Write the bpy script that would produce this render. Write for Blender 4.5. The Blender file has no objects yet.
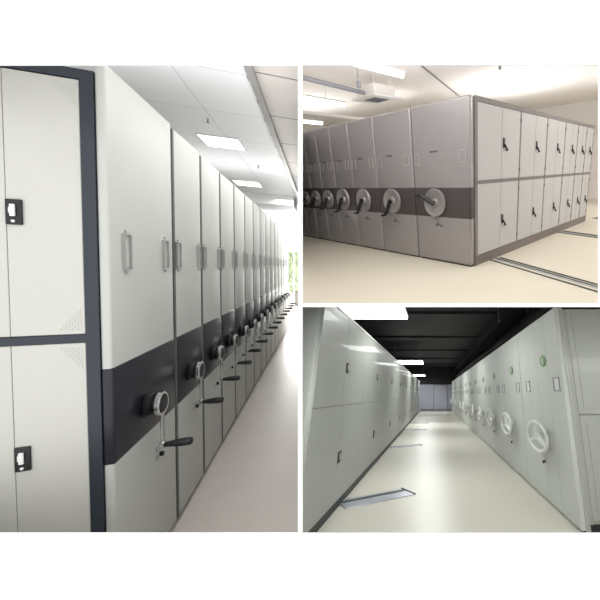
import bpy, bmesh, math, random
from mathutils import Matrix, Vector, Euler
random.seed(7)
PI = math.pi
scene = bpy.context.scene
C = scene.collection

# ------------------------------------------------------------------ camera
cam_data = bpy.data.cameras.new('camera')
cam = bpy.data.objects.new('camera', cam_data)
C.objects.link(cam)
cam.location = (0.8367, -1.6783, 1.5527)
cam.rotation_euler = (1.53186, -0.01602, -0.34678)
cam_data.sensor_width = 36
cam_data.lens = 19.2
cam_data.shift_x = -140 / 600
cam_data.shift_y = -20 / 600
cam_data.clip_start = 0.02
cam_data.clip_end = 200
scene.camera = cam
# ------------------------------------------------------------------ world and exposure
world = bpy.data.worlds.new('world')
scene.world = world
world.use_nodes = True
bg = world.node_tree.nodes['Background']
bg.inputs[0].default_value = (1.0, 1.0, 1.0, 1)
bg.inputs[1].default_value = 1.5
scene.view_settings.view_transform = 'Standard'
scene.view_settings.look = 'None'
scene.view_settings.gamma = 1
scene.view_settings.use_curve_mapping = False
scene.view_settings.exposure = 0.0

# the three halls: each one is a rigid, right-angled room with its own floor
HALL = {
    1: Matrix.Identity(4),
    2: Matrix.Translation((2.9068, 2.6728, 1.5599)) @ Euler((0.25232, 0.14204, -1.04032)).to_matrix().to_4x4(),
    3: Matrix.Translation((3.228, 0.7032, -1.0476)) @ Euler((-0.38301, -0.01056, -0.32998)).to_matrix().to_4x4(),
}

def area(name, hall, loc, aim, sx, sy, power, col=(1, 1, 1), spread=180):
    l = bpy.data.lights.new(name, 'AREA')
    l.shape = 'RECTANGLE'; l.size = sx; l.size_y = sy; l.energy = power; l.color = col
    l.spread = math.radians(spread)
    o = bpy.data.objects.new(name, l); C.objects.link(o)
    d = Vector(aim) - Vector(loc)
    o.matrix_world = HALL[hall] @ (Matrix.Translation(loc) @ d.to_track_quat('-Z', 'Y').to_matrix().to_4x4())
    return o
# daylight at the end window of the first hall
area('window_daylight', 1, (-0.4, 9.3, 1.1), (-0.1, 0, 1.4), 0.8, 1.9, 340, (1.0, 0.99, 0.96))
# added fill lights of the three halls, unseen by the camera
for xx, yy, p in ((0.50, 0.0, 7), (0.34, 2.0, 9), (0.22, 4.4, 10), (0.08, 6.6, 10)):
    area('ceiling_fill_light', 1, (xx, yy, 2.62), (xx, yy, 0), 0.25, 1.9, p, (1, 0.985, 0.97))  # added fill under the ceiling, apart from the glowing panels
for yy, p in ((0.3, 4), (2.6, 4), (5.2, 5)):
    area('ceiling_fill_up', 1, (-0.35, yy, 2.36), (-0.2, yy, 9), 0.6, 2.0, p, (0.99, 0.99, 1))  # added uplight with no fixture, brightens the ceiling above the cabinets
for xx, yy, p in ((0.5, -1.9, 42), (-1.0, -1.3, 25), (2.4, 3.0, 34), (2.2, 8.5, 50), (-6.0, 4.5, 70)):
    area('white_hall_fill', 2, (xx, yy, 3.35), (xx, yy, 0), 1.4, 0.25, p, (0.99, 0.985, 0.98))  # added downward fill, not placed at the tubes
for xx, yy, p in ((-3.0, 1.5, 52), (-9.5, 3.0, 60), (2.2, 2.0, 72), (-3.0, 6.5, 80), (1.6, 8.0, 65)):
    area('white_hall_fill_up', 2, (xx, yy, 2.7), (xx, yy, 9), 3.0, 2.5, p, (0.97, 0.985, 1.0))  # added upward fill to brighten the white ceiling
for xx, yy, p in ((-1.5, -1.8, 28), (1.0, -1.5, 18), (-1.5, 1.6, 48), (-1.5, 6.5, 56), (-1.5, 11.9, 60), (-1.9, 17.0, 45), (-1.9, 22.0, 45)):
    area('dark_hall_fill', 3, (xx, yy, 2.66 if yy > 0 else 1.74), (-1.3 if xx < 0 else xx, yy + (1.5 if yy < 0 else 0), 0), 1.4, 1.0 if yy > 0 else 0.3, p, (0.98, 1.0, 0.98))  # added fill, some beneath the hanging lamps, some where no lamp hangs

# ------------------------------------------------------------------ materials
def srgb(r, g, b):
    f = lambda c: (c / 255 / 12.92) if c / 255 <= 0.04045 else ((c / 255 + 0.055) / 1.055) ** 2.4
    return (f(r), f(g), f(b), 1)

def mat(name, col, rough=0.5, metal=0.0, spec=0.5, var=0.04, scale=6.0, bump=0.0, bscale=200, emit=None, coat=0.0):
    m = bpy.data.materials.new(name); m.use_nodes = True
    nt = m.node_tree; b = nt.nodes['Principled BSDF']
    b.inputs['Roughness'].default_value = rough
    b.inputs['Metallic'].default_value = metal
    b.inputs['Specular IOR Level'].default_value = spec
    b.inputs['Coat Weight'].default_value = coat
    c = srgb(*col)
    tc = nt.nodes.new('ShaderNodeTexCoord')
    n = nt.nodes.new('ShaderNodeTexNoise'); n.inputs['Scale'].default_value = scale; n.inputs['Detail'].default_value = 4
    nt.links.new(tc.outputs['Object'], n.inputs['Vector'])
    r = nt.nodes.new('ShaderNodeMix'); r.data_type = 'RGBA'
    r.inputs[6].default_value = tuple(x * (1 - var) for x in c[:3]) + (1,)
    r.inputs[7].default_value = tuple(min(1, x * (1 + var)) for x in c[:3]) + (1,)
    nt.links.new(n.outputs['Fac'], r.inputs[0]); nt.links.new(r.outputs[2], b.inputs['Base Color'])
    if bump:
        n2 = nt.nodes.new('ShaderNodeTexNoise'); n2.inputs['Scale'].default_value = bscale
        nt.links.new(tc.outputs['Object'], n2.inputs['Vector'])
        bp = nt.nodes.new('ShaderNodeBump'); bp.inputs['Strength'].default_value = bump; bp.inputs['Distance'].default_value = 0.01
        nt.links.new(n2.outputs['Fac'], bp.inputs['Height']); nt.links.new(bp.outputs[0], b.inputs['Normal'])
    if emit:
        b.inputs['Emission Color'].default_value = (1, 1, 1, 1) if len(emit) == 1 else tuple(emit[1:]) + (1,)
        b.inputs['Emission Strength'].default_value = emit[0]
    return m

def tiled(name, col, line, sx, sy, gap, rough=0.6, off=(0, 0)):
    m = mat(name, col, rough); nt = m.node_tree; b = nt.nodes['Principled BSDF']
    tc = nt.nodes.new('ShaderNodeTexCoord'); mp = nt.nodes.new('ShaderNodeMapping')
    mp.inputs['Location'].default_value = (off[0], off[1], 0)
    nt.links.new(tc.outputs['Object'], mp.inputs[0])
    br = nt.nodes.new('ShaderNodeTexBrick'); br.offset = 0; br.squash = 1
    br.inputs['Scale'].default_value = 1; br.inputs['Brick Width'].default_value = sx; br.inputs['Row Height'].default_value = sy
    br.inputs['Mortar Size'].default_value = gap; br.inputs['Mortar Smooth'].default_value = 0.3
    c = srgb(*col); br.inputs['Color1'].default_value = c
    br.inputs['Color2'].default_value = tuple(x * 0.97 for x in c[:3]) + (1,)
    br.inputs['Mortar'].default_value = srgb(*line)
    nt.links.new(mp.outputs[0], br.inputs['Vector']); nt.links.new(br.outputs['Color'], b.inputs['Base Color'])
    return m

def fret(name, col, rough):
    """dark band printed with a fine square fret"""
    m = mat(name, col, rough); nt = m.node_tree; b = nt.nodes['Principled BSDF']
    tc = nt.nodes.new('ShaderNodeTexCoord'); ck = nt.nodes.new('ShaderNodeTexChecker'); ck.inputs['Scale'].default_value = 90
    c = srgb(*col); ck.inputs['Color1'].default_value = c; ck.inputs['Color2'].default_value = tuple(x * 1.2 for x in c[:3]) + (1,)
    nt.links.new(tc.outputs['Object'], ck.inputs['Vector']); nt.links.new(ck.outputs['Color'], b.inputs['Base Color'])
    bp = nt.nodes.new('ShaderNodeBump'); bp.inputs['Strength'].default_value = 0.25; bp.inputs['Distance'].default_value = 0.002
    nt.links.new(ck.outputs['Fac'], bp.inputs['Height']); nt.links.new(bp.outputs[0], b.inputs['Normal'])
    return m

def glass_mat():
    m = bpy.data.materials.new('window_glass'); m.use_nodes = True
    nt = m.node_tree; nt.nodes.clear()
    o = nt.nodes.new('ShaderNodeOutputMaterial'); t = nt.nodes.new('ShaderNodeBsdfTransparent'); g = nt.nodes.new('ShaderNodeBsdfGlossy')
    g.inputs['Roughness'].default_value = 0.05
    mx = nt.nodes.new('ShaderNodeMixShader'); mx.inputs[0].default_value = 0.08
    nt.links.new(t.outputs[0], mx.inputs[1]); nt.links.new(g.outputs[0], mx.inputs[2]); nt.links.new(mx.outputs[0], o.inputs[0])
    return m

M = {
    'cream': mat('cream_paint', (190, 192, 186), 0.45, var=0.02, spec=0.4),
    'cream_side': mat('cream_door_paint', (196, 196, 189), 0.45, var=0.02),
    'slate': mat('slate_frame_paint', (40, 47, 56), 0.4, var=0.03),
    'navy': fret('dark_band', (24, 26, 34), 0.3),
    'black': mat('black_plastic', (22, 22, 24), 0.35),
    'chrome': mat('chrome', (215, 215, 215), 0.15, 1.0),
    'steel': mat('brushed_steel', (190, 190, 188), 0.35, 1.0),
    'white_metal': mat('white_metal', (232, 232, 230), 0.4),
    'gap_shade': mat('gap_shade_grey', (92, 94, 92), 0.6),  # grey standing in for shade in the gaps between cabinets
    'floor1': mat('pale_vinyl_floor', (204, 197, 190), 0.45, var=0.06, scale=3, bump=0.05, bscale=60),
    'ceil1': tiled('white_ceiling', (244, 244, 246), (214, 214, 216), 0.6, 0.6, 0.004),
    'ceil1b': tiled('grey_ceiling_tiles', (214, 208, 203), (120, 116, 114), 2.2, 0.6, 0.008, off=(0, 0.02)),
    'trim1': mat('grey_ceiling_trim', (150, 148, 146), 0.5),
    'white': mat('white_wall_paint', (240, 240, 240), 0.7, var=0.01),
    'board': mat('white_board', (252, 252, 252), 0.9, var=0.0, spec=0.1),
    'glass': glass_mat(),
    'leaf': mat('green_leaves', (140, 185, 75), 0.6, var=0.5, scale=3),
    'bark': mat('tree_bark', (110, 95, 75), 0.9, var=0.3, scale=20, bump=0.4),
    'lawn': mat('pale_paving', (215, 215, 205), 0.9),
    'lamp': mat('lamp_glow', (255, 255, 255), 0.5, emit=(2.2,)),
    'tube': mat('tube_glow', (255, 255, 255), 0.5, emit=(6, 1.0, 0.98, 0.94)),
    'lamp3': mat('cool_lamp_glow', (255, 255, 255), 0.5, emit=(8.0, 0.97, 1.0, 0.98)),
    'silver': mat('silver_grey_paint', (158, 153, 153), 0.3, 0.35, var=0.03, coat=0.15),
    'silver_door': mat('pale_silver_door_paint', (190, 188, 187), 0.35, 0.1, var=0.02),
    'taupe': mat('taupe_band', (74, 67, 67), 0.35, 0.1),
    'taupe_f': mat('taupe_frame', (122, 115, 113), 0.4, 0.1),
    'taupe_p': mat('taupe_plinth', (116, 106, 102), 0.45),
    'floor2': mat('cream_epoxy_floor', (224, 216, 198), 0.3, var=0.03, scale=1.2),
    'wall2': mat('warm_white_wall', (238, 233, 228), 0.7, var=0.01),
    'rail': mat('dark_steel_rail', (88, 96, 92), 0.4, 0.6),
    'duct': mat('grey_duct', (135, 135, 140), 0.5),
    'sage': mat('grey_green_paint', (158, 161, 154), 0.45, var=0.02, coat=0.1),
    'sage_l': mat('pale_grey_green_paint', (184, 187, 181), 0.52, var=0.02),
    'line': mat('dark_door_gap', (105, 107, 104), 0.7),
    'floor3': mat('cream_glossy_floor', (210, 206, 194), 0.33, var=0.03, scale=1.0),
    'dark': mat('charcoal_ceiling_paint', (44, 44, 48), 0.7, var=0.1, scale=2),
    'darkwall': mat('black_wall_paint', (26, 26, 29), 0.6, var=0.1),
    'lilac': mat('pale_lilac_wall', (188, 188, 204), 0.6, var=0.02),
    'badge': mat('green_badge', (88, 128, 70), 0.4),
    'alu': mat('aluminium_rail', (200, 202, 214), 0.3, 0.7),
    'toe': mat('black_plinth', (28, 28, 30), 0.5),
    'wheelp': mat('pale_grey_wheel', (206, 208, 205), 0.3),
}

# ------------------------------------------------------------------ mesh helpers
def B():
    return bmesh.new()

def box(bm, x0, x1, y0, y1, z0, z1, bev=0.0, seg=2):
    r = bmesh.ops.create_cube(bm, size=1)
    for v in r['verts']:
        v.co = Vector(((x0 + x1) / 2 + v.co.x * (x1 - x0), (y0 + y1) / 2 + v.co.y * (y1 - y0), (z0 + z1) / 2 + v.co.z * (z1 - z0)))
    if bev:
        es = list({e for v in r['verts'] for e in v.link_edges})
        bmesh.ops.bevel(bm, geom=es, offset=bev, segments=seg, profile=0.5, affect='EDGES')
    return bm

def tube(bm, pts, rad, n=12, closed=False, flat=(1, 1)):
    """round bar swept along pts; rad a number or a list"""
    pts = [Vector(p) for p in pts]; k = len(pts); rings = []
    up = None
    for i, p in enumerate(pts):
        a = pts[(i - 1) % k] if (closed or i > 0) else p
        b = pts[(i + 1) % k] if (closed or i < k - 1) else p
        t = (b - a).normalized()
        if up is None:
            up = t.orthogonal().normalized()
        u = (up - t * up.dot(t)).normalized(); w = t.cross(u); up = u
        r = rad[i] if isinstance(rad, (list, tuple)) else rad
        rings.append([bm.verts.new(p + (u * math.cos(2 * PI * j / n) * flat[0] + w * math.sin(2 * PI * j / n) * flat[1]) * r) for j in range(n)])
    for i in range(k if closed else k - 1):
        A, D = rings[i], rings[(i + 1) % k]
        for j in range(n):
            bm.faces.new((A[j], A[(j + 1) % n], D[(j + 1) % n], D[j]))
    if not closed:
        bm.faces.new(list(reversed(rings[0]))); bm.faces.new(rings[-1])
    return bm

def lathe(bm, prof, axis='x', at=(0, 0, 0), n=28, sy=1.0, sz=1.0):
    """profile of (radius, height) turned about an axis through at"""
    at = Vector(at); rings = []
    for r, h in prof:
        ring = []
        for j in range(n):
            a = 2 * PI * j / n; c, s = r * math.cos(a) * sy, r * math.sin(a) * sz
            o = Vector((h, c, s)) if axis == 'x' else (Vector((c, h, s)) if axis == 'y' else Vector((c, s, h)))
            ring.append(bm.verts.new(at + o))
        rings.append(ring)
    for A, D in zip(rings, rings[1:]):
        for j in range(n):
            bm.faces.new((A[j], A[(j + 1) % n], D[(j + 1) % n], D[j]))
    bm.faces.new(list(reversed(rings[0]))); bm.faces.new(rings[-1])
    return bm

def frame_bm(bm, y0, y1, z0, z1, x0, x1, t):
    """rectangular rim in the y-z plane"""
    box(bm, x0, x1, y0, y1, z0, z0 + t); box(bm, x0, x1, y0, y1, z1 - t, z1)
    box(bm, x0, x1, y0, y0 + t, z0 + t, z1 - t); box(bm, x0, x1, y1 - t, y1, z0 + t, z1 - t)
    return bm

def ring_pts(cx, cy, cz, ry, rz, n=40):
    return [(cx, cy + ry * math.cos(2 * PI * i / n), cz + rz * math.sin(2 * PI * i / n)) for i in range(n)]

def obj(name, bm, m, parent=None, hall=None, smooth=None):
    bmesh.ops.recalc_face_normals(bm, faces=bm.faces[:])
    me = bpy.data.meshes.new(name); bm.to_mesh(me); bm.free()
    me.materials.append(M[m] if isinstance(m, str) else m)
    o = bpy.data.objects.new(name, me); C.objects.link(o)
    if smooth:
        for p in me.polygons: p.use_smooth = True
        me.set_sharp_from_angle(angle=math.radians(smooth))
    if parent: o.parent = parent
    elif hall: o.matrix_world = HALL[hall]
    return o

def thing(name, label, cat, hall, loc=(0, 0, 0), rotz=0, group=None):
    o = bpy.data.objects.new(name, None); C.objects.link(o)
    o.empty_display_size = 0.1
    o.matrix_world = HALL[hall] @ (Matrix.Translation(loc) @ Matrix.Rotation(rotz, 4, 'Z'))
    o['label'] = label; o['category'] = cat
    if group: o['group'] = group
    return o

def tag(o, label, cat, group=None, kind=None):
    o['label'] = label; o['category'] = cat
    if group: o['group'] = group
    if kind: o['kind'] = kind
    return o

def struct(name, bm, m, hall=None, parent=None, label=None, smooth=None):
    o = obj(name, bm, m, parent, hall, smooth)
    if not parent: o['kind'] = 'structure'
    if label: o['label'] = label
    return o

# ------------------------------------------------------------------ dividing walls between the halls
# a thin white wall stands one metre ahead of the viewer, with three openings; two thin unseen partitions, added to block light, run back from it
CM = Matrix.Translation(cam.location) @ Euler(cam.rotation_euler).to_matrix().to_4x4()
D = 1.0
def wall_front():
    bm = B()
    # coordinates on the wall, metres right / up of the viewing axis
    t0, t1 = -D, -D - 0.006
    def slab(x0, x1, y0, y1): box(bm, x0, x1, y0, y1, t1, t0)
    slab(-6, 6, 0.6735, 5.0)              # above all three
    slab(-6, 6, -5.0, -0.7935)            # below all three
    slab(-6, -1.85, -0.7935, 0.6735)      # far left
    slab(-0.4438, -0.4313, -0.7935, 0.6735)   # post between left and right halls
    slab(0.4965, 6, -0.0735, 0.6735)      # right of the upper hall
    slab(-0.4313, 0.4965, -0.0845, -0.0735)   # rail between upper and lower halls
    slab(0.4965, 0.9, -0.0845, -0.0735)
    slab(0.9, 6, -0.7935, -0.0735)
    return bm
o = struct('wall_front', wall_front(), 'board'); o.matrix_world = CM
def ray_slab(ax, v, lo, hi, near, far, th):
    """upright or level partition running straight back from the front wall"""
    bm = B(); pts = []
    for z in (near, far):
        for w in (lo, hi):
            for s in (-th / 2, th / 2):
                x, y = (v * z + s, w * z) if ax == 'x' else (w * z, v * z + s)
                pts.append(bm.verts.new((x, y, -z)))
    for f in ((0, 1, 3, 2), (4, 5, 7, 6), (0, 1, 5, 4), (2, 3, 7, 6), (0, 2, 6, 4), (1, 3, 7, 5)):
        bm.faces.new([pts[i] for i in f])
    return bm
o = struct('wall_middle_lightblock', ray_slab('x', -0.43755, -1.3, 1.2, 1.006, 16, 0.008), 'white'); o.matrix_world = CM
o = struct('wall_between_lightblock', ray_slab('y', -0.079, -0.437, 1.3, 1.006, 32, 0.008), 'dark'); o.matrix_world = CM

# =================================================================== HALL 1: bright aisle, cream crank cabinets
# floor, ceiling, end wall with window
struct('floor', box(B(), -3.5, 4.0, -1.2, 9.6, -0.08, 0), 'floor1', 1)
struct('ceiling', box(B(), -3.5, 0.40, -1.2, 9.6, 2.70, 2.80), 'ceil1', 1)
struct('ceiling_aisle', box(B(), 0.44, 4.0, -1.2, 9.6, 2.72, 2.82), 'ceil1b', 1)
bm = box(B(), 0.40, 0.44, -1.2, 9.6, 2.685, 2.80)
for k in range(34):
    box(bm, 0.393, 0.40, -0.9 + k * 0.3, -0.86 + k * 0.3, 2.688, 2.70)
struct('trim_1', bm, 'trim1', 1)
struct('wall_left', box(B(), -3.6, -3.5, -1.2, 9.6, 0, 2.8), 'white', 1)
struct('ceiling_beam', box(B(), -3.5, 0.36, 4.18, 5.0, 2.54, 2.70), 'white', 1)
bm = B(); box(bm, -3.5, 4.0, 9.6, 9.75, 2.05, 2.82); box(bm, -3.5, -0.5, 9.6, 9.75, 0, 2.05)
struct('wall_end', bm, 'white', 1)
w = struct('window_1', box(B(), -0.5, 4.0, 9.665, 9.675, 0.05, 2.05), 'glass', 1)
bm = B(); box(bm, -0.5, 4.0, 9.63, 9.71, 0, 0.06); box(bm, -0.5, 4, 9.63, 9.71, 1.99, 2.05)
for xx in (-0.5, -0.1, 0.28, 1.2, 2.2): box(bm, xx, xx + 0.035, 9.63, 9.71, 0.06, 1.99)
box(bm, -0.5, 4.0, 9.64, 9.70, 0.93, 0.96)
obj('window_frame', bm, 'white_metal', w)
struct('ground', box(B(), -6, 6, 9.8, 30, -0.25, -0.1), 'lawn', 1)

def tree(x, y, h, label, seed):
    rnd = random.Random(seed)
    t = thing('tree', label, 'tree', 1, (x, y, -0.1), group='trees outside the end window')
    bm = tube(B(), [(0, 0, 0), (0.03, 0.02, h * 0.35), (-0.02, 0.0, h * 0.7)], [0.10, 0.07, 0.04], 10)
    for k in range(6):
        a = k * 1.1; z = h * (0.3 + 0.06 * k)
        tube(bm, [(0, 0, z), (0.45 * math.cos(a), 0.45 * math.sin(a), z + 0.35)], [0.03, 0.012], 6)
    obj('trunk', bm, 'bark', t, smooth=40)
    bm = B()
    for k in range(2400):
        a = rnd.uniform(0, 2 * PI); u = rnd.uniform(-1, 1); r = rnd.uniform(0.35, 1.0) ** 0.6
        c = Vector((math.cos(a) * math.sqrt(1 - u * u) * r * 0.95, math.sin(a) * math.sqrt(1 - u * u) * r * 0.95, h * 0.66 + u * r * h * 0.42))
        s = rnd.uniform(0.07, 0.14); q = Euler((rnd.uniform(0, 6), rnd.uniform(0, 6), rnd.uniform(0, 6))).to_matrix()
        bm.faces.new([bm.verts.new(c + q @ Vector(p) * s) for p in ((-1, 0, 0), (0, -0.5, 0.1), (1, 0, 0), (0, 0.5, 0.1))])
    obj('foliage', bm, 'leaf', t)
tree(-0.15, 11.6, 2.6, 'leafy green tree outside the end window, left one close to the glass', 1)
tree(1.3, 13.6, 3.0, 'leafy green tree outside the end window, right one set further back', 2)

ORD = ['first', 'second', 'third', 'fourth', 'fifth', 'sixth', 'seventh', 'eighth', 'ninth', 'tenth', 'eleventh', 'twelfth',
       'thirteenth', 'fourteenth', 'fifteenth', 'sixteenth', 'seventeenth', 'eighteenth', 'nineteenth']

def bezel(t, y, z, w, h, side=1, m='steel', d=0.0):
    """recessed card-shaped pull: rim, back plate and two screws; front face at x = d"""
    bm = frame_bm(B(), y - w / 2, y + w / 2, z - h / 2, z + h / 2, d, d + 0.012, w * 0.12)
    for s in (-1, 1): lathe(bm, [(0.006, 0.0), (0.006, 0.006), (0.003, 0.008)], 'x', (d, y, z + s * (h / 2 + 0.012)), 10)
    p = obj('pull_handle', bm, m, t)
    obj('recess_plate', box(B(), d, d + 0.003, y - w * 0.38, y + w * 0.38, z - h / 2 + w * 0.12, z + h / 2 - w * 0.12), 'cream', p)
    return p

def crank(t, y, z, far=False):
    d = 0.02
    hub = obj('crank_hub', lathe(B(), [(0.055, d), (0.06, d + 0.012), (0.05, d + 0.016), (0.05, d + 0.035), (0.04, d + 0.038), (0.04, d + 0.048)], 'x', (0, y, z), 24), 'black', t, smooth=35)
    obj('chrome_cap', lathe(B(), [(0.052, d + 0.048), (0.056, d + 0.052), (0.056, d + 0.066), (0.050, d + 0.071), (0.046, d + 0.067)], 'x', (0, y, z), 28), 'chrome', hub, smooth=35)
    obj('cap_face', lathe(B(), [(0.046, d + 0.067), (0.042, d + 0.072), (0.02, d + 0.074)], 'x', (0, y, z), 24), 'black', hub, smooth=35)
    bm = B(); box(bm, d + 0.058, d + 0.068, y - 0.015, y + 0.015, z - 0.215, z - 0.03, 0.003)
    lathe(bm, [(0.018, d + 0.054), (0.018, d + 0.072)], 'x', (0, y, z - 0.21), 16)
    arm = obj('crank_arm', bm, 'chrome', t)
    obj('crank_grip', lathe(B(), [(0.011, d + 0.07), (0.013, d + 0.085), (0.018, d + 0.12), (0.020, d + 0.16), (0.018, d + 0.182), (0.008, d + 0.188)], 'x', (0, y, z - 0.21), 16), 'black', arm, smooth=40)

def latch(bm_parent, plane_y, x, z, w=0.045, h=0.095):
    """black latch plate with a pale turning lever on a face looking along -y"""
    s = -1
    p = obj('latch', box(B(), x - w / 2, x + w / 2, plane_y - 0.008, plane_y, z - h / 2, z + h / 2, 0.003), 'black', bm_parent)
    bm = box(B(), x - w * 0.16, x + w * 0.16, plane_y - 0.016, plane_y - 0.008, z - h * 0.18, z + h * 0.30, 0.003)
    box(bm, x - w * 0.24, x + w * 0.05, plane_y - 0.014, plane_y - 0.008, z - h * 0.05, z + h * 0.18, 0.002)
    lathe(bm, [(0.005, plane_y - 0.012), (0.005, plane_y - 0.008)], 'y', (x, 0, z - h * 0.36), 12)
    obj('latch_lever', bm, 'white_metal', p)

def ornament(x1, z1, sx, sz, y):
    """stepped fret of little raised bars filling a door corner"""
    bm = B(); s = 0.0065; n = 8
    for i in range(n):
        for j in range(n - i):
            x = x1 - sx * i * s * 1.35; z = z1 - sz * j * s * 1.7
            if (i + j) % 2 == 0: box(bm, x - s * 0.62, x + s * 0.62, y - 0.0012, y, z - s * 0.16, z + s * 0.16)
            else: box(bm, x - s * 0.16, x + s * 0.16, y - 0.0012, y, z - s * 0.8, z + s * 0.8)
    return bm

def cream_cabinet(k, y0, w):
    pos = 'nearest one, dark framed side doors' if k == 0 else ORD[k] + ' from the front of its row'
    t = thing('mobile_shelving_cabinet', 'cream shelving cabinet with hand crank on dark band, ' + pos, 'cabinet', 1, (0, y0, 0), group='cream crank cabinets along the bright aisle')
    L = 1.9
    H = 2.345 if k == 0 else (2.33 if k == 1 else 2.32)
    obj('carcass', box(B(), -L, -0.03, 0.012, w - 0.03, 0.03, 2.29), 'cream_side', t)
    if k > 0:
        obj('dark_gap_strip', box(B(), -0.06, 0.0175, -0.004, 0.0175, 0.03, H - 0.01), 'gap_shade', t)  # flush dark strip, paints the shaded gap between cabinets
    obj('front_panel', box(B(), -0.018 if k == 0 else -0.035, 0.018, 0.0 if k == 0 else 0.018, w - 0.006, 0.03, H, 0.010, 3), 'cream', t, smooth=50)
    obj('dark_band', box(B(), -0.019 if k == 0 else -0.036, 0.021, -0.002 if k == 0 else 0.016, w - 0.004, 0.71, 1.12, 0.010, 3), 'navy', t, smooth=50)
    bezel(t, 0.11 if k == 0 else 0.045, 1.60, 0.055, 0.155, d=0.018)
    bezel(t, w - (0.11 if k == 0 else 0.06), 1.60, 0.055, 0.155, d=0.018)
    crank(t, w * 0.43, 0.86)
    for dz in ((0, -0.045) if k == 0 else (0,)):
        obj('lock', lathe(B(), [(0.014, 0.018), (0.014, 0.026), (0.008, 0.028)], 'x', (0, w * 0.60, 0.585 + dz), 16), 'chrome', t, smooth=40)
        obj('lock_button', lathe(B(), [(0.012, 0.018), (0.012, 0.034), (0.006, 0.036)], 'x', (0, w * 0.60 + 0.035, 0.585 + dz), 16), 'black', t, smooth=40)
    obj('plinth', box(B(), -L, -0.01, 0.02, w - 0.02, 0.0, 0.03), 'toe', t)
    if k == 0:
        bm = B(); y1 = -0.004
        box(bm, -0.060, -0.018, y1, 0.012, 0.03, 2.30); box(bm, -L, -0.06, y1, 0.012, 2.262, 2.30)
        box(bm, -L, -0.06, y1, 0.012, 1.232, 1.262); box(bm, -L, -0.06, y1, 0.012, 0.03, 0.09)
        for x in (-0.56, -1.06, -1.56): box(bm, x, x + 0.025, y1, 0.012, 0.09, 2.262)
        obj('side_frame', bm, 'slate', t)
        for b in range(4):
            xr = -0.063 - 0.5 * b
            for z0, z1, lz in ((0.093, 1.229, 0.79), (1.265, 2.259, 1.735)):
                for d_ in range(2):
                    x1 = xr - d_ * 0.216
                    if x1 - 0.214 < -L: continue
                    dr = obj('door', box(B(), x1 - 0.214, x1, 0.0, 0.012, z0, z1, 0.0015, 1), 'cream_side', t)
                    if d_ == 0: latch(dr, 0.0, x1 - 0.19, lz)
                    if b == 0 and d_ == 0:
                        if z0 > 1: obj('corner_ornament', ornament(x1 - 0.012, z1 - 0.02, 1, 1, 0.0), 'cream', dr); obj('corner_ornament', ornament(x1 - 0.012, z0 + 0.02, 1, -1, 0.0), 'cream', dr)
                        else: obj('corner_ornament', ornament(x1 - 0.012, z1 - 0.02, 1, 1, 0.0), 'cream', dr)
cream_cabinet(0, 0, 0.585)
for k in range(1, 15): cream_cabinet(k, 0.595 + 0.443 * (k - 1), 0.437)

for k, (x, y, w_) in enumerate(((-0.065, 1.90, '')  , (-0.18, 3.55, ''), (-0.2, 6.2, ''), (-0.1, 0.2, ''))):
    if k > 1: continue
    t = thing('ceiling_light', 'bright square flush ceiling panel, ' + ('nearer and larger one' if k == 0 else 'farther one close to the beam'), 'ceiling light', 1, (x, y, 2.70), group='flush ceiling panels over the cream cabinets')
    obj('diffuser', box(B(), -0.155, 0.155, -0.15, 0.15, -0.008, -0.001), 'lamp', t)
    bm = B(); box(bm, -0.165, 0.165, -0.16, -0.15, -0.010, -0.0005); box(bm, -0.165, 0.165, 0.15, 0.16, -0.010, -0.0005)
    box(bm, -0.165, -0.155, -0.15, 0.15, -0.010, -0.0005); box(bm, 0.155, 0.165, -0.15, 0.15, -0.010, -0.0005)
    obj('rim', bm, 'white_metal', t)
for k, (x, y) in enumerate(((-0.03, 1.37), (0.12, 2.56))):
    t = thing('sprinkler', 'small grey sprinkler head on white ceiling, ' + ('above the nearer light panel' if k == 0 else 'beyond the nearer light panel'), 'sprinkler', 1, (x, y, 2.70), group='ceiling sprinklers')
    obj('rose', lathe(B(), [(0.016, -0.006), (0.012, 0.0)], 'z', (0, 0, -0.001), 16), 'white_metal', t)
    obj('head', lathe(B(), [(0.004, -0.035), (0.013, -0.033), (0.004, -0.028), (0.006, -0.006)], 'z', (0, 0, 0), 16), 'duct', t)
# low things beside the end window
t = thing('low_bench', 'low pale bench standing in front of the end window', 'bench', 1, (0.28, 8.6, 0))
obj('bench_top', box(B(), -0.28, 0.6, -0.2, 0.2, 0.26, 0.31, 0.01), 'white_metal', t)
for x in (-0.22, 0.5):
    obj('leg', box(B(), x, x + 0.05, -0.16, 0.16, 0, 0.26), 'steel', t)
tag(obj('door_mat', box(B(), 0.0, 1.2, 6.6, 6.95, 0, 0.012, 0.004), 'duct', None, 1), 'dark grey mat lying across the pale floor near the window', 'mat')

# =================================================================== HALL 2: silver cabinets, white hall
struct('floor.001', box(B(), -14, 6, -4.0, 11.6, -0.08, 0), 'floor2', 2)
struct('ceiling.001', box(B(), -14, 8, -4.0, 11.6, 3.95, 4.05), 'wall2', 2)
struct('wall_back', box(B(), -14, 8, 11.6, 11.7, 0, 3.95), 'wall2', 2)
struct('wall_side', box(B(), -14.1, -14, -4.0, 11.6, 0, 3.95), 'wall2', 2)
struct('column', box(B(), -0.55, 0.1, 9.4, 9.9, 0, 3.95), 'wall2', 2)
struct('baseboard_back', box(B(), -1.2, 6, 11.57, 11.6, 0, 0.12), 'duct', 2)

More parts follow.
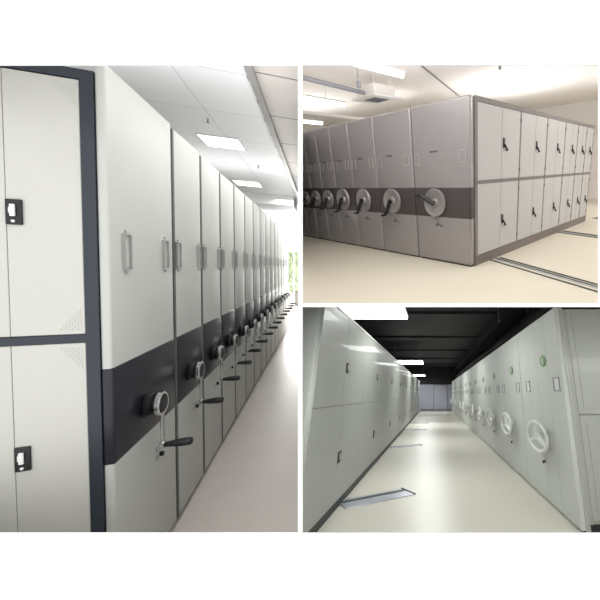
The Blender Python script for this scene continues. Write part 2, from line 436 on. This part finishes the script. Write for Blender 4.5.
def dial(t, x, z, ang, f=1.0):
    """round silver dish with a black folding crank; front looks along -y, at y = -0.005"""
    prof = [(0.205, 0.0), (0.212, -0.025), (0.200, -0.045), (0.178, -0.040), (0.150, -0.020), (0.07, -0.014), (0.055, -0.040), (0.03, -0.048)]
    prof = [(a * f, b) for a, b in prof]
    dsh = obj('crank_dish', lathe(B(), prof, 'y', (x, -0.004, z), 36), 'silver', t, smooth=40)
    c, s = math.cos(ang), math.sin(ang)
    e = (x + 0.25 * c * f, -0.115, z + 0.25 * s * f)
    bm = tube(B(), [(x, -0.04, z), (x, -0.085, z)], 0.032, 14)
    tube(bm, [(x - 0.03 * c, -0.078, z - 0.03 * s), (x + 0.12 * c, -0.09, z + 0.12 * s), e], [0.03, 0.034, 0.024], 12, flat=(1, 0.8))
    obj('crank_arm', bm, 'black', dsh, smooth=40)
    obj('crank_grip', tube(B(), [e, (e[0], -0.14, e[2]), (e[0], -0.20, e[2])], [0.018, 0.02, 0.016], 12), 'black', dsh, smooth=40)

def silver_cabinet(k, x1, w):
    """front on the y = 0 plane looking along -y, body to x1 - w"""
    pos = 'nearest one, side doors showing' if k == 0 else ORD[k] + ' from the near corner'
    t = thing('mobile_shelving_cabinet', 'silver grey shelving cabinet with crank dish on brown band, ' + pos, 'cabinet', 2, (x1, 0, 0), group='silver crank cabinets in the white hall')
    Ls = 5.2
    obj('carcass', box(B(), -w + 0.012, -0.012, 0.08, Ls, 0.02, 2.28), 'silver', t)
    obj('front_panel', box(B(), -w + 0.006, -0.004, 0.0, 0.10, 0.02, 2.30, 0.03, 4), 'silver', t, smooth=50)
    obj('brown_band', box(B(), -w + 0.003, -0.001, -0.003, 0.101, 0.70, 1.17, 0.03, 4), 'taupe', t, smooth=50)
    dial(t, -w * 0.60, 0.93, math.radians(152 if k == 0 else 245), min(1.0, w / 0.60))
    for x in (-0.13, -w + 0.10):
        bm = B(); a = 0.055; h = 0.08; z = 1.57
        box(bm, x - a, x + a, -0.010, 0.0, z - h, z - h + 0.009); box(bm, x - a, x + a, -0.010, 0.0, z + h - 0.009, z + h)
        box(bm, x - a, x - a + 0.009, -0.010, 0.0, z - h, z + h); box(bm, x + a - 0.009, x + a, -0.010, 0.0, z - h, z + h)
        p = obj('pull_handle', bm, 'silver_door', t)
        obj('recess_plate', box(B(), x - a + 0.009, x + a - 0.009, -0.003, 0.0, z - h + 0.009, z + h - 0.009), 'silver', p)
    # small dark lettering-like emblem, too blurred to read
    bm = B(); xx = -w * 0.60 - 0.075
    for j, (ww, hh) in enumerate(((0.02, 0.03), (0.03, 0.024), (0.014, 0.03), (0.03, 0.02), (0.022, 0.028))):
        box(bm, xx, xx + ww, -0.002, 0.0, 1.66 - hh / 2, 1.66 + hh / 2); xx += ww + 0.008
    obj('emblem', bm, 'taupe', t)
    for dx, dz, r in ((-0.03, 0.0, 0.016), (0.02, 0.012, 0.012), (0.06, -0.008, 0.014), (-0.01, 0.035, 0.010)):
        obj('lock', lathe(B(), [(r, -0.012), (r, 0.0)], 'y', (-w * 0.56 + dx, 0, 0.59 + dz), 14), 'taupe', t)
    obj('plinth', box(B(), -w + 0.02, -0.02, 0.03, Ls, 0.0, 0.02), 'toe', t)
    if k == 0:
        edges = [0.17, 1.42, 2.46, 3.36, 4.10, 4.68, 5.2]
        bm = B(); X0, X1 = -0.012, 0.004
        box(bm, X0, X1, 0.102, Ls, 2.235, 2.30); box(bm, X0, X1, 0.102, Ls, 1.19, 1.235); box(bm, X0, X1, 0.102, 0.17, 0.0, 2.235)
        for e in edges[1:]: box(bm, X0, X1, e - 0.035, e, 0.0, 2.235)
        obj('side_frame', bm, 'taupe_f', t)
        obj('side_plinth', box(B(), X0, X1 + 0.002, 0.102, Ls, 0.0, 0.15), 'taupe_p', t)
        for a, b in zip(edges, edges[1:]):
            b -= 0.035; mid = a + (b - a) * 0.53
            for z0, z1, lz in ((0.155, 1.186, 0.62), (1.24, 2.23, 1.76)):
                for c0, c1, first in ((a, mid, 0), (mid, b, 1)):
                    dr = obj('door', box(B(), X0, 0.002, c0 + 0.004, c1 - 0.004, z0, z1, 0.0015, 1), 'silver_door', t)
                    if first:
                        p = obj('latch', box(B(), 0.002, 0.016, c0 + 0.03, c0 + 0.075, lz - 0.075, lz + 0.065, 0.004), 'black', dr)
                        obj('latch_lever', tube(B(), [(0.02, c0 + 0.06, lz - 0.03), (0.03, c0 + 0.10, lz - 0.08), (0.03, c0 + 0.12, lz - 0.11)], [0.014, 0.012, 0.02], 10), 'black', p)
                hb = box(B(), 0.002, 0.012, b - 0.006, b + 0.028, z0 + 0.10, z0 + 0.15, 0.002)
                box(hb, 0.002, 0.012, b - 0.006, b + 0.028, z1 - 0.15, z1 - 0.10, 0.002)
                obj('hinge', hb, 'rail', t)
xs = [0, 1.10, 2.00, 2.74, 3.36, 3.88, 4.36, 4.80, 5.2, 5.6]
for k in range(8): silver_cabinet(k, -xs[k], xs[k + 1] - xs[k] - 0.006)

# floor tracks running out from under the side of the silver block
for k, y in enumerate((0.62, 3.42, 5.9, 9.0)):
    lab = ('nearest and widest looking one', 'second one from the near corner', 'third one from the near corner', 'farthest one by the back wall')[k]
    t = thing('floor_track', 'dark steel floor track set in cream floor, ' + lab, 'floor track', 2, (0, y, 0), math.radians(-17 if k == 0 else -14), group='floor tracks beside the silver cabinets')
    for dy, m in ((-0.10, 'rail'), (0.0, 'alu'), (0.045, 'rail'), (0.12, 'rail')):
        obj('rail', box(B(), 0.03 if k < 3 else -0.3, 5.0, dy - 0.012, dy + 0.012, 0.0, 0.012), m, t)
for k, (x, y0, y1, dx) in enumerate(((-6.3, -0.6, 2.6, -0.25), (-9.9, 2.0, 3.9, -0.1), (-3.1, 0.2, 1.85, 0.0), (-2.9, -3.6, -1.2, 0))):
    lab = ('longest one, below the grey duct', 'lowest and farthest one at left', 'upper one near the middle of the ceiling', 'one behind the viewer')[k]
    if k == 3: continue
    t = thing('tube_light', 'glowing white tube light, ' + lab, 'tube light', 2, (x, (y0 + y1) / 2, 3.4), math.atan2(-dx, y1 - y0), group='hanging tube lights in the white hall')
    h = (y1 - y0) / 2
    obj('tube', tube(B(), [(0, -h, 0), (0, h, 0)], 0.045, 12), 'tube', t, smooth=40)
    obj('housing', box(B(), -0.05, 0.05, -h - 0.03, h + 0.03, 0.045, 0.09, 0.008), 'white_metal', t)
    for s in (-0.6, 0.6):
        obj('rod', tube(B(), [(0, h * s, 0.09), (0, h * s, 0.549)], 0.008, 8), 'white_metal', t)
t = thing('air_conditioner', 'white square ceiling cassette air conditioner hanging above the silver cabinets', 'air conditioner', 2, (-5.3, 2.9, 3.4))
cs = obj('casing', box(B(), -0.38, 0.38, -0.38, 0.38, 0.03, 0.32, 0.02), 'wall2', t)
obj('cover', box(B(), -0.50, 0.50, -0.50, 0.50, 0.0, 0.035, 0.012), 'white_metal', t)
bm = box(B(), -0.25, 0.25, -0.25, 0.25, -0.008, 0.001)
for k in range(9): box(bm, -0.24, 0.24, -0.23 + k * 0.053, -0.215 + k * 0.053, -0.016, -0.008)
obj('grille', bm, 'duct', t)
for x in (-0.3, 0.3):
    for y in (-0.3, 0.3): obj('rod', tube(B(), [(x, y, 0.3), (x, y, 0.549)], 0.008, 8), 'white_metal', t)
tag(obj('duct_pipe', tube(B(), [(-4.62, -0.9, 3.47), (-4.83, 0.44, 3.47), (-5.12, 2.35, 3.47)], 0.05, 14), 'duct', None, 2, smooth=50), 'grey insulated duct pipe hanging at the upper left', 'pipe')
tag(obj('cable_tray', box(B(), -6.6, -6.2, 0.4, 6.5, 3.0, 3.08, 0.01), 'wall2', None, 2), 'long white cable tray under the ceiling above the cabinets', 'cable tray')
t = thing('spotlight', 'small dark grey fixture hanging from a thin rod beside the air conditioner', 'fixture', 2, (-4.55, 1.75, 3.5), 0)
obj('body', lathe(B(), [(0.02, -0.09), (0.05, -0.09), (0.055, 0.03), (0.02, 0.06)], 'z', (0, 0, 0), 16), 'duct', t, smooth=40)
obj('rod', tube(B(), [(0, 0, 0.05), (0, 0, 0.449)], 0.008, 8), 'duct', t)
t = thing('sensor', 'small dark sensor on a thin white rod above the silver corner', 'sensor', 2, (-1.3, 2.9, 3.4), 0)
obj('body', lathe(B(), [(0.02, -0.06), (0.03, -0.06), (0.03, 0.05), (0.01, 0.06)], 'z', (0, 0, 0), 14), 'duct', t, smooth=40)
obj('rod', tube(B(), [(0, 0, 0.05), (0, 0, 0.549)], 0.008, 8), 'duct', t)
tag(obj('conduit', tube(B(), [(-5.1, 6.5, 3.93), (-2.8, 1.0, 3.93), (-2.0, -1.0, 3.93)], 0.018, 8), 'taupe_f', None, 2), 'thin grey conduit running along the white ceiling', 'conduit')

# =================================================================== HALL 3: dark ceiling, wheel cabinets
HW = 25.6
struct('floor.002', box(B(), -5.5, 5.0, -3.4, HW, -0.08, 0), 'floor3', 3)
struct('ceiling.002', box(B(), -5.5, 5.0, -3.4, HW, 3.6, 3.7), 'dark', 3)
struct('wall_end.001', box(B(), -5.5, 5.0, HW, HW + 0.1, 0, 2.12), 'lilac', 3)
struct('wall_end_upper', box(B(), -5.5, 5.0, HW, HW + 0.1, 2.12, 3.6), 'darkwall', 3)
struct('wall_left.001', box(B(), -5.6, -5.5, -3.4, HW, 0, 3.6), 'darkwall', 3)
struct('wall_right', box(B(), 0.9, 1.0, 0.9, HW, 2.32, 3.6), 'darkwall', 3)
struct('wall_right_lower', box(B(), 5.0, 5.1, -3.4, HW, 0, 3.6), 'darkwall', 3)
struct('baseboard_end', box(B(), -2.6, 0, HW - 0.03, HW, 0, 0.14), 'duct', 3)
for k, y in enumerate((1.2, 5.4, 9.6, 13.8, 18.0, 22.2)):
    struct('ceiling_beam.%03d' % (k + 1), box(B(), -5.5, 5.0, y, y + 0.28, 3.52, 3.6), 'dark', 3)
struct('trim_2', box(B(), 0.35, 0.9, 0.5, HW, 3.15, 3.6), 'darkwall', 3)
for k, y in enumerate((3.0, 7.2, 11.4)):
    struct('column.%03d' % (k + 1), box(B(), 0.62, 0.9, y, y + 0.3, 2.32, 3.15), 'dark', 3)
tag(obj('duct_pipe', tube(B(), [(0.48, 0.6, 2.75), (0.48, 14, 2.75), (0.48, HW - 0.1, 2.75)], 0.11, 16), 'darkwall', None, 3, smooth=50), 'black duct running above the wheel cabinets on the right', 'pipe')
t = thing('sprinkler', 'small pale sprinkler head below the dark ceiling at upper right', 'sprinkler', 3, (0.2, 4.3, 3.1))
obj('head', lathe(B(), [(0.02, -0.05), (0.04, -0.045), (0.012, -0.03), (0.02, 0.0)], 'z', (0, 0, 0), 14), 'steel', t)
obj('stem', tube(B(), [(0, 0, 0), (0, 0, 0.499)], 0.012, 8), 'duct', t)

def wheel(t, y, z):
    """three-spoked hand wheel; the front looks along +x of the cabinet"""
    ry, rz, d = 0.39, 0.17, 0.13
    hub = obj('wheel_hub', lathe(B(), [(0.05, 0.0), (0.05, 0.02), (0.032, 0.03), (0.032, d - 0.02), (0.05, d - 0.01), (0.045, d + 0.02), (0.02, d + 0.026)], 'x', (0, y, z), 20, sy=1.5), 'wheelp', t, smooth=40)
    obj('wheel_rim', tube(B(), ring_pts(d, y, z, ry, rz, 48), 0.024, 10, True), 'wheelp', hub, smooth=60)
    for k in range(3):
        a = PI / 2 + 2 * PI * k / 3
        e = (d, y + ry * math.cos(a) * 0.97, z + rz * math.sin(a) * 0.97)
        obj('spoke', tube(B(), [(d, y, z), e], [0.028, 0.018], 8, flat=(0.6, 1.3)), 'wheelp', hub, smooth=60)

def wheel_cabinet(k, y0):
    """local +x looks into the aisle; the near end is local +y"""
    w = 1.85
    pos = 'nearest one with its end panel showing' if k == 0 else ORD[k] + ' from the front'
    t = thing('mobile_shelving_cabinet', 'pale grey shelving cabinet with three-spoke hand wheel, ' + pos, 'cabinet', 3, (0, y0, 0), PI, group='wheel cabinets along the dark hall')
    y1, yn = -0.006, -w
    obj('carcass', box(B(), -2.4, -0.05, yn + 0.03, y1 - 0.02, 0.07, 2.28), 'sage', t)
    bm = B(); n = 4; ww = (w - 0.012) / n
    for i in range(n):
        box(bm, -0.06, 0.0, yn + 0.006 + i * ww, yn + 0.006 + (i + 1) * ww, 0.02, 2.30 if i else 2.30, 0.005, 1)
    obj('front_panel', bm, 'sage_l', t)
    obj('dark_gap_strip', box(B(), -0.05, -0.006, yn - 0.002, yn + 0.012, 0.02, 2.28), 'line', t)  # dark strip coloured in at the seam between cabinets
    for yy in (-0.20, -1.42):
        bm = frame_bm(B(), yy - 0.10, yy + 0.10, 1.33, 1.49, 0.0, 0.010, 0.012)
        box(bm, 0.0, 0.008, yy - 0.10, yy - 0.075, 1.33, 1.49)
        p = obj('pull_handle', bm, 'duct', t)
        obj('recess_plate', box(B(), 0.0, 0.003, yy - 0.085, yy + 0.085, 1.345, 1.475), 'wheelp', p)
    bd = obj('badge', lathe(B(), [(0.075, 0.0), (0.075, 0.01), (0.068, 0.014)], 'x', (0, -0.60, 1.72), 28, sy=1.6), 'badge', t)
    bm = box(B(), 0.014, 0.017, -0.625, -0.565, 1.70, 1.755); box(bm, 0.014, 0.017, -0.605, -0.585, 1.675, 1.70)
    obj('badge_mark', bm, 'sage_l', bd)
    wheel(t, -0.76, 0.79)
    lk = obj('lock_plate', box(B(), 0.0, 0.014, -0.99, -0.85, 0.44, 0.51, 0.006), 'wheelp', t)
    for yy, zz in ((-0.96, 0.46), (-0.89, 0.48)):
        obj('lock_button', lathe(B(), [(0.020, 0.014), (0.020, 0.026)], 'x', (0, yy, zz), 14), 'black', lk)
    obj('plinth', box(B(), -2.4, -0.05, yn + 0.03, y1 - 0.03, 0.0, 0.07), 'toe', t)
    if k == 0:
        bm = box(B(), -0.10, -0.05, y1 - 0.02, 0.0, 0.0, 2.30, 0.008, 2)
        obj('corner_post', bm, 'sage', t)
        for z0, z1 in ((0.10, 1.07), (1.09, 2.28)):
            dr = obj('end_door', box(B(), -2.38, -0.135, y1 - 0.02, -0.004, z0, z1, 0.002, 1), 'sage', t)
            obj('door_moulding', box(B(), -2.30, -0.20, -0.004, 0.002, z0 + 0.06, z1 - 0.06, 0.002, 1), 'sage', dr)
        obj('door_gap', box(B(), -0.135, -0.10, y1 - 0.02, -0.012, 0.07, 2.28), 'sage', t)
for k in range(13): wheel_cabinet(k, 1.86 * k)

# long double-door unit on the left
t = thing('mobile_shelving_unit', 'long grey shelving unit of double doors with black latches on the left side', 'cabinet', 3, (-2.62, 0, 0))
Y0, Y1 = -0.62, 23.8
obj('carcass', box(B(), -0.7, -0.02, Y0 + 0.02, Y1, 0.09, 2.28), 'sage', t)
obj('corner_post', box(B(), -0.70, 0.006, Y0, Y0 + 0.13, 0.09, 2.30, 0.02, 3), 'sage_l', t, smooth=50)
obj('top_rim', box(B(), -0.70, 0.004, Y0 + 0.13, Y1, 2.265, 2.30), 'sage_l', t)
obj('plinth', box(B(), -0.68, -0.01, Y0 + 0.03, Y1, 0.0, 0.09), 'toe', t)
obj('door_backing', box(B(), -0.02, -0.012, Y0 + 0.13, Y1, 0.09, 2.265), 'line', t)
for b in range(10):
    mid = 0.56 + 2.4 * b
    for z0, z1, lz in ((0.10, 1.165, 0.58), (1.170, 2.26, 1.63)):
        for c0, c1, hinge in ((max(mid - 1.2, Y0 + 0.135), mid, 0), (mid, mid + 1.2, 1)):
            if c0 >= Y1: continue
            dr = obj('door', box(B(), -0.012, 0.0, c0 + 0.003, min(c1, Y1) - 0.003, z0, z1, 0.001, 1), 'sage', t)
            if hinge:
                p = obj('latch', box(B(), 0.0, 0.010, c0 + 0.03, c0 + 0.15, lz - 0.065, lz + 0.065, 0.004), 'black', dr)
                obj('latch_lever', box(B(), 0.010, 0.018, c0 + 0.06, c0 + 0.10, lz - 0.03, lz + 0.035, 0.003), 'steel', p)

for k, (y, ln) in enumerate(((0.90, 1.0), (5.45, 0.95), (9.75, 0.9), (12.9, 0.9))):
    lab = ('nearest wide one', 'second one from the front', 'third one from the front', 'farthest thin one')[k]
    t = thing('floor_track', 'pale metal floor track under the long door unit, ' + lab, 'floor track', 3, (-2.64, y, 0), math.radians((36, 32, 20, 15)[k]), group='floor tracks beside the long door unit')
    wy = 0.18 if k == 0 else 0.10
    obj('cover_plate', box(B(), 0.03, ln, -wy, wy, 0.0, 0.010, 0.003), 'alu', t)
    obj('rail_slot', box(B(), 0.03, ln - 0.02, wy * 0.25, wy * 0.55, 0.010, 0.016), 'rail', t)
    obj('end_cap', box(B(), ln, ln + 0.02, -wy, wy, 0.0, 0.02, 0.003), 'rail', t)
for k, (x, y, ly) in enumerate(((-2.80, 2.05, 0.95), (-2.75, 11.9, 1.5), (-2.95, 22.9, 1.9))):
    lab = ('nearest and largest one', 'middle one', 'farthest one near the end wall')[k]
    t = thing('ceiling_light', 'bright white rectangular hanging lamp over the dark hall, ' + lab, 'ceiling light', 3, (x, y, 2.72), group='rectangular lamps in the dark hall')
    hx = 0.80 if k == 0 else 0.75
    obj('diffuser', box(B(), -hx, hx, -ly / 2, ly / 2, 0.0, 0.02), 'lamp3', t)
    obj('housing', box(B(), -hx - 0.02, hx + 0.02, -ly / 2 - 0.02, ly / 2 + 0.02, 0.02, 0.07, 0.008), 'white_metal', t)
    for s in (-0.8, 0.8):
        obj('rod', tube(B(), [(hx * s, 0, 0.07), (hx * s, 0, 0.879)], 0.008, 8), 'duct', t)
t = thing('wall_sign', 'small dark square sign on the pale end wall', 'sign', 3, (-1.1, HW - 0.001, 1.55))
obj('panel', box(B(), -0.16, 0.16, -0.02, 0.0, -0.14, 0.14, 0.004), 'duct', t)
obj('inset', box(B(), -0.11, 0.11, -0.024, -0.02, -0.09, 0.09, 0.002), 'rail', t)
d = struct('door_1', box(B(), -1.45, -0.35, HW - 0.03, HW - 0.001, 0.0, 2.05), 'lilac', 3)
bm = B(); box(bm, -1.51, -1.45, HW - 0.05, HW - 0.001, 0, 2.11); box(bm, -0.35, -0.29, HW - 0.05, HW - 0.001, 0, 2.11); box(bm, -1.51, -0.29, HW - 0.05, HW - 0.001, 2.05, 2.11)
obj('door_frame', bm, 'duct', d)

# ------------------------------------------------------------------ what runs into a dividing wall is built only up to it
bpy.context.view_layer.update()
Ri = CM.to_3x3()
def plane(n, off): return CM @ Vector((0, 0, 0)) + Ri @ Vector(off), (Ri @ Vector(n)).normalized()
front = plane((0, 0, -1), (0, 0, -D - 0.008))
mid_l = (CM.translation - (Ri @ Vector((1, 0, 0.43755 * -1))).normalized() * 0.005, -(Ri @ Vector((1, 0, -0.43755))).normalized())
nm = (Ri @ Vector((1, 0, -0.43755))).normalized()
nf = (Ri @ Vector((0, 1, -0.079))).normalized()
if True:
    PL = {1: [front, (CM.translation - nm * 0.005, -nm)],
          2: [front, (CM.translation + nm * 0.005, nm), (CM.translation + nf * 0.005, nf)],
          3: [front, (CM.translation + nm * 0.005, nm), (CM.translation - nf * 0.005, -nf)]}
def hall_of(o):
    r = o
    while r.parent: r = r.parent
    for h in (1, 2, 3):
        q = HALL[h].to_3x3().inverted() @ r.matrix_world.to_3x3()
        if abs(q[2][2] - 1) < 1e-3: return h
    return None
for o in list(C.objects):
    if o.type != 'MESH' or o.name.startswith(('wall_front', 'wall_middle_lightblock', 'wall_between')): continue
    h = hall_of(o)
    if not h: continue
    mw = o.matrix_world; inv = mw.inverted(); i3 = mw.to_3x3().transposed()
    cs = [mw @ Vector(c) for c in o.bound_box]
    for co, no in PL[h]:
        ds = [(c - co).dot(no) for c in cs]
        if min(ds) >= 0: continue
        bm = bmesh.new(); bm.from_mesh(o.data)
        r = bmesh.ops.bisect_plane(bm, geom=bm.verts[:] + bm.edges[:] + bm.faces[:], dist=1e-6, plane_co=inv @ co, plane_no=(i3 @ no).normalized(), clear_inner=True)
        ce = [e for e in r['geom_cut'] if isinstance(e, bmesh.types.BMEdge)]
        if ce:
            bmesh.ops.holes_fill(bm, edges=ce, sides=0)
            bmesh.ops.recalc_face_normals(bm, faces=bm.faces[:])
        if not bm.faces:
            bm.free(); bpy.data.objects.remove(o); break
        bm.to_mesh(o.data); bm.free()
for o in list(C.objects):
    if o.type == 'EMPTY' and not o.children: bpy.data.objects.remove(o)
